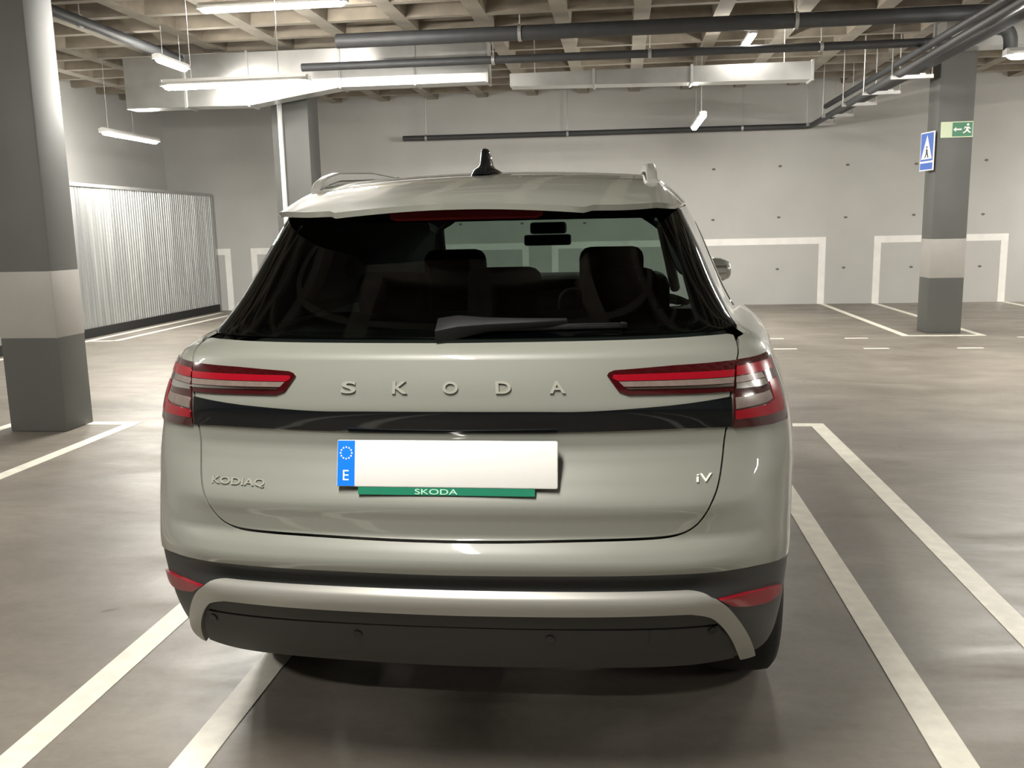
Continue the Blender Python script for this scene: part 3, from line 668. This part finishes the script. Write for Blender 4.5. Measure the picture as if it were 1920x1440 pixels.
# ---- upper sides, windows, roof
def lower_belt(y): return float(np.interp(y, [.5, .95, 1.6, 2.6, 3.55, 3.8], [1.239, 1.233, 1.217, 1.190, 1.150, 1.120]))
for sg in (1, -1):
    q = (lambda p: p) if sg == 1 else flip
    nm = 'right' if sg == 1 else 'left'
    p = [(.905, 1.2310), (sy(.95), 1.2265), (sy(1.6), 1.210), (sy(2.6), 1.183), (sy(3.55), 1.143), (sy(3.78), 1.118), (sy(3.45), 1.32), (sy(3.12), 1.50), (sy(3.02), 1.565), (sy(2.0), 1.572), (sy(1.0), 1.568), (.949, 1.552), (.959, 1.40), (.949, 1.33)]
    patch('side_frame', q(p), M['paint'], CAR, off=0.0012, thick=0.01, du=0.04, dv=0.02)
    patch('pillar_trim', q([(.76, 1.235)]+p[1:-3]+[(.80, 1.552), (.82, 1.42)]), M['trim'], CAR, off=-0.03, thick=0.005, du=0.04, dv=0.02)
    patch('quarter_window', q([(sy(.78), 1.262), (sy(1.42), 1.245), (sy(1.46), 1.50), (sy(1.05), 1.515), (sy(.86), 1.44)]), M['dark_glass'], CAR, off=0.003, thick=0.006, du=0.04, dv=0.02)
    patch('rear_door_window', q([(sy(1.48), 1.243), (sy(2.32), 1.222), (sy(2.32), 1.525), (sy(1.51), 1.503)]), M['dark_glass'], CAR, off=0.003, thick=0.006, du=0.04, dv=0.02)
    patch('front_door_window', q([(sy(2.40), 1.220), (sy(3.40), 1.180), (sy(3.42), 1.22), (sy(3.0), 1.50), (sy(2.40), 1.527)]), M['dark_glass'], CAR, off=0.003, thick=0.006, du=0.04, dv=0.02)
    for ya, yb in ((1.50, 1.72), (2.42, 2.64)):
        pts = S(np.array([sy(ya), sy(ya+.03), sy(yb-.03), sy(yb)])*sg, np.full(4, 1.075)); nn = NRM(np.array([sy(ya), sy(ya+.03), sy(yb-.03), sy(yb)])*sg, np.full(4, 1.075))
        pts = pts+nn*np.array([[-.005], [.035], [.035], [-.005]])
        tube('door_handle', pts, [0.011, 0.014, 0.014, 0.011], M['paint'], CAR, 10)
for sg in (1, -1):                       # shut lines between the doors
    for ya, yb in ((1.47, 1.56), (2.36, 2.36), (3.36, 3.30)):
        p = [(sy(ya)-.003, 1.195), (sy(ya)+.003, 1.195), (sy(ya)+.003, .80), (sy(yb)+.003, .49), (sy(yb)-.003, .49), (sy(ya)-.003, .80)]
        patch('door_shut_line', p if sg == 1 else flip(p), M['base'], CAR, off=0.0006, thick=0.001, du=0.05, dv=0.03)
rear = smooth_poly([(0, .300), (.20, .303), (.315, .312)], 3)+smooth_poly([(.335, .340), (.42, .380), (.50, .445), (.548, .53), (.572, .62)], 4)
half = rear+[(.590, .75), (.606, .95), (.618, 1.3), (.622, 1.8), (.620, 2.5), (.610, 3.02), (.55, 3.10), (.3, 3.17), (0, 3.20)]
patch('roof', full(half), M['paint'], CAR, f=ROOF, off=0.0, thick=0.015, du=0.03, dv=0.03)
patch('headliner', full([(0, .46), (.45, .56), (.54, .72), (.57, 1.0), (.585, 1.8), (.57, 2.9), (0, 3.05)]), M['trim'], CAR, f=lambda x, y: ROOF(x, y)-np.array([0, 0, .035]), thick=0.005, du=0.05, dv=0.05)
patch('windscreen', [(-1, 0), (1, 0), (1, 1), (-1, 1)], M['clear_glass'], CAR, f=WIND, thick=0.005, du=0.08, dv=0.08)
for sg in (1, -1):
    tube('a_pillar', [WIND(np.array(sg*1.0), np.array(v))+np.array([sg*0.012, 0, -.005]) for v in (0, .33, .66, 1)], 0.032, M['trim'], CAR, 10)
patch('bonnet', full([(0, 4.02), (.5, 3.98), (.74, 3.88), (.84, 3.86), (.85, 4.2), (.80, 4.45), (.66, 4.62), (.4, 4.70), (0, 4.73)][::-1]), M['paint'], CAR, f=HOODS, thick=0.02, du=0.05, dv=0.05)
# roof rails
for sg in (1, -1):
    ys = [.70, .73, .79, .90, 1.3, 1.8, 2.3, 2.7, 2.82, 2.88]; hs = [-.006, .010, .018, .022, .024, .024, .024, .020, .008, -.006]
    pts = [ROOF(np.array(.492), np.array(y))+np.array([0, 0, h]) for y, h in zip(ys, hs)]
    V = []; n = 8
    for p in pts:
        for k in range(n):
            a = 2*math.pi*(k+.5)/n; V.append((sg*(p[0]+0.015*math.copysign(abs(math.cos(a))**.5, math.cos(a))), p[1], p[2]+0.015*math.copysign(abs(math.sin(a))**.5, math.sin(a))))
    Fc = [(i*n+k, i*n+(k+1) % n, (i+1)*n+(k+1) % n, (i+1)*n+k) for i in range(len(pts)-1) for k in range(n)]+[tuple(range(n))[::-1], tuple((len(pts)-1)*n+k for k in range(n))]
    me = mesh('roof_rail', V, Fc, True); bm = bmesh.new(); bm.from_mesh(me); bmesh.ops.recalc_face_normals(bm, faces=bm.faces[:]); bm.to_mesh(me); bm.free(); me.set_sharp_from_angle(angle=0.7)
    link('roof_rail', me, M['silver'], CAR)
# shark fin aerial
zb = float(RZ(.86)); V = []; n = 12
st = [(0.0, .050, .70, 1.04), (.014, .044, .715, 1.02), (.026, .024, .75, .965), (.034, .018, .76, .94), (.055, .016, .775, .90), (.074, .013, .790, .865), (.080, .008, .80, .84)]
for h, w, ya, yb in st:
    for k in range(n):
        a = 2*math.pi*k/n; V.append((w*math.cos(a), (ya+yb)/2+(yb-ya)/2*math.sin(a), zb-0.012+h))
Fc = [(i*n+k, i*n+(k+1) % n, (i+1)*n+(k+1) % n, (i+1)*n+k) for i in range(len(st)-1) for k in range(n)]+[tuple((len(st)-1)*n+k for k in range(n))]
link('shark_fin_aerial', mesh('shark_fin_aerial', V, Fc, True), M['black'], CAR)
# rear wiper
def glass_pt(s, z, o): return S(np.array(s), np.array(z))+NRM(np.array(s), np.array(z))*o
def blade_mesh(name, st):
    # st: (s, z_low, z_high, depth_near, depth_far)
    V = []
    for s, z0, z1, d0, d1 in st: V += [glass_pt(s, z0, d0), glass_pt(s, z1, d0), glass_pt(s, z1-.003, d1), glass_pt(s, z0+.003, d1)]
    Fc = [(3, 2, 1, 0)]+[(i*4+k, i*4+(k+1) % 4, (i+1)*4+(k+1) % 4, (i+1)*4+k) for i in range(len(st)-1) for k in range(4)]+[tuple((len(st)-1)*4+k for k in range(4))]
    me = mesh(name, V, Fc); bm = bmesh.new(); bm.from_mesh(me); bmesh.ops.recalc_face_normals(bm, faces=bm.faces[:])
    bmesh.ops.bevel(bm, geom=bm.edges[:], offset=0.0025, segments=2, profile=0.5, affect='EDGES'); bm.to_mesh(me); bm.free()
    me.polygons.foreach_set('use_smooth', [True]*len(me.polygons)); return me
wp = link('rear_wiper', blade_mesh('rear_wiper', [(-.040, 1.234, 1.272, .004, .036), (.02, 1.240, 1.276, .006, .040), (.10, 1.250, 1.273, .012, .036), (.22, 1.256, 1.2725, .014, .032), (.336, 1.261, 1.2725, .014, .030)]), M['wiper'], CAR)
link('wiper_blade', blade_mesh('wiper_blade', [(.10, 1.256, 1.263, .006, .020), (.34, 1.258, 1.266, .006, .020), (.500, 1.2585, 1.2655, .006, .018)]), M['rubber'], wp)
link('blade_tip', blade_mesh('blade_tip', [(.488, 1.257, 1.267, .006, .022), (.506, 1.257, 1.2665, .006, .020)]), M['wiper'], wp)
# door mirrors
for sg in (1, -1):
    prof = [(-.02, .10, .06), (.06, .115, .075), (.13, .10, .07), (.175, .07, .05), (.185, .04, .03)]
    V = []; n = 12
    for dx, hh, dd in prof:
        for k in range(n):
            a = 2*math.pi*k/n; V.append((sg*(.825+dx), 3.22+dd*math.cos(a)+.03*(dx/.18), 1.255+hh*0.66*math.sin(a)))
    Fc = [(i*n+k, i*n+(k+1) % n, (i+1)*n+(k+1) % n, (i+1)*n+k) for i in range(len(prof)-1) for k in range(n)]+[tuple(range(n)), tuple((len(prof)-1)*n+k for k in range(n))]
    me = mesh('door_mirror', V, Fc, True); bm = bmesh.new(); bm.from_mesh(me); bmesh.ops.recalc_face_normals(bm, faces=bm.faces[:]); bm.to_mesh(me); bm.free()
    mr = link('door_mirror', me, M['paint'], CAR)
    box('mirror_glass', sg*.91-.07, sg*.91+.07, 3.152, 3.16, 1.215, 1.285, M['chrome'], mr, 0.003)
    box('mirror_foot', sg*.86-.04, sg*.86+.04, 3.18, 3.26, 1.14, 1.19, M['black'], mr, 0.012)

# ---- wheels
def lathe(name, prof, n=48):
    V = []; Fc = []
    for k in range(n):
        a = 2*math.pi*k/n
        for x, r in prof: V.append((x, r*math.cos(a), r*math.sin(a)))
    m_ = len(prof)
    for k in range(n):
        for i in range(m_-1): Fc.append((k*m_+i, k*m_+i+1, ((k+1) % n)*m_+i+1, ((k+1) % n)*m_+i))
    me = mesh(name, V, Fc, True); bm = bmesh.new(); bm.from_mesh(me); bmesh.ops.recalc_face_normals(bm, faces=bm.faces[:]); bm.to_mesh(me); bm.free()
    me.set_sharp_from_angle(angle=0.8); return me
tyre_me = lathe('tyre', [(-.085, .235), (-.105, .25), (-.118, .29), (-.112, .335), (-.095, .355), (-.06, .361), (0, .362), (.06, .361), (.095, .355), (.112, .335), (.118, .29), (.105, .25), (.085, .235)]); tyre_me.materials.append(M['rubber'])
rim_me = lathe('rim', [(-.09, .236), (-.09, .228), (.06, .215), (.085, .225), (.092, .237), (.085, .237)]); rim_me.materials.append(M['alloy'])
V = []; Fc = []
for k in range(5):
    a = 2*math.pi*k/5; ca, sa = math.cos(a), math.sin(a); b0 = len(V)
    for x, r, w in ((.045, .03, .03), (.075, .03, .03), (.05, .225, .02), (.08, .225, .02)):
        for e in (-1, 1): V.append((x, r*ca-e*w*sa, r*sa+e*w*ca))
    Fc += [tuple(b0+i for i in q_) for q_ in ((0, 1, 5, 4), (2, 6, 7, 3), (0, 4, 6, 2), (1, 3, 7, 5), (0, 2, 3, 1), (4, 5, 7, 6))]
sp_me = mesh('spokes', V, Fc); bm = bmesh.new(); bm.from_mesh(sp_me); bmesh.ops.recalc_face_normals(bm, faces=bm.faces[:]); bm.to_mesh(sp_me); bm.free(); sp_me.materials.append(M['alloy'])
hub_me = lathe('hub_cap', [(.03, .001), (.09, .001), (.088, .045), (.06, .055), (.03, .055)], 24); hub_me.materials.append(M['alloy'])
for sg in (1, -1):
    for yy in (YR, YFW):
        w = link('tyre', tyre_me, None, CAR); w.location = (sg*.787, yy, .362)
        if sg < 0: w.rotation_euler = (0, 0, math.pi)
        for nm, me in (('rim', rim_me), ('spokes', sp_me), ('hub_cap', hub_me)): link(nm, me, None, w)
# ---- underbody and cabin
box('underbody', -.66, .66, .75, 4.45, .20, .46, M['base'], CAR, 0.05)
box('rear_floor', -.66, .66, .42, .90, .33, .60, M['base'], CAR, 0.03)
box('cargo_cover', -.66, .66, .30, 1.30, 1.195, 1.215, M['trim'], CAR, 0.008)
def cushion(name, x, y, z, w, d, h, lean, m, parent, bev=0.05):
    o = box(name, -w/2, w/2, -d/2, d/2, 0, h, m, parent, bev, 3); o.location = (x, y, z); o.rotation_euler = (lean, 0, 0); return o
for x in (-.36, .36):
    b = cushion('front_seat_back', x, 2.42, .62, .50, .14, .62, math.radians(12), M['cloth'], CAR, .06)
    cushion('headrest', 0, -.03, .60, .29, .12, .22, 0, M['cloth'], b, .05)
    cushion('front_seat_base', x, 2.72, .50, .50, .52, .16, 0, M['cloth'], CAR)
rb = cushion('rear_bench_back', 0, 1.42, .58, 1.24, .16, .64, math.radians(14), M['cloth'], CAR, .06)
for x, h in ((-.40, .19), (0, .20), (.40, .19)):
    cushion('headrest', x, -.02, .62, .26, .11, h, 0, M['cloth'], rb, .045)
cushion('rear_bench_base', 0, 1.72, .50, 1.24, .50, .16, 0, M['cloth'], CAR)
box('dashboard', -.68, .68, 3.28, 3.85, .80, 1.232, M['trim'], CAR, .06)
im = box('interior_mirror', -.13, .13, 3.10, 3.13, 1.412, 1.472, M['trim'], CAR, .012)
box('mirror_stalk', -.10, .10, 3.13, 3.24, 1.475, 1.54, M['trim'], im, .015)
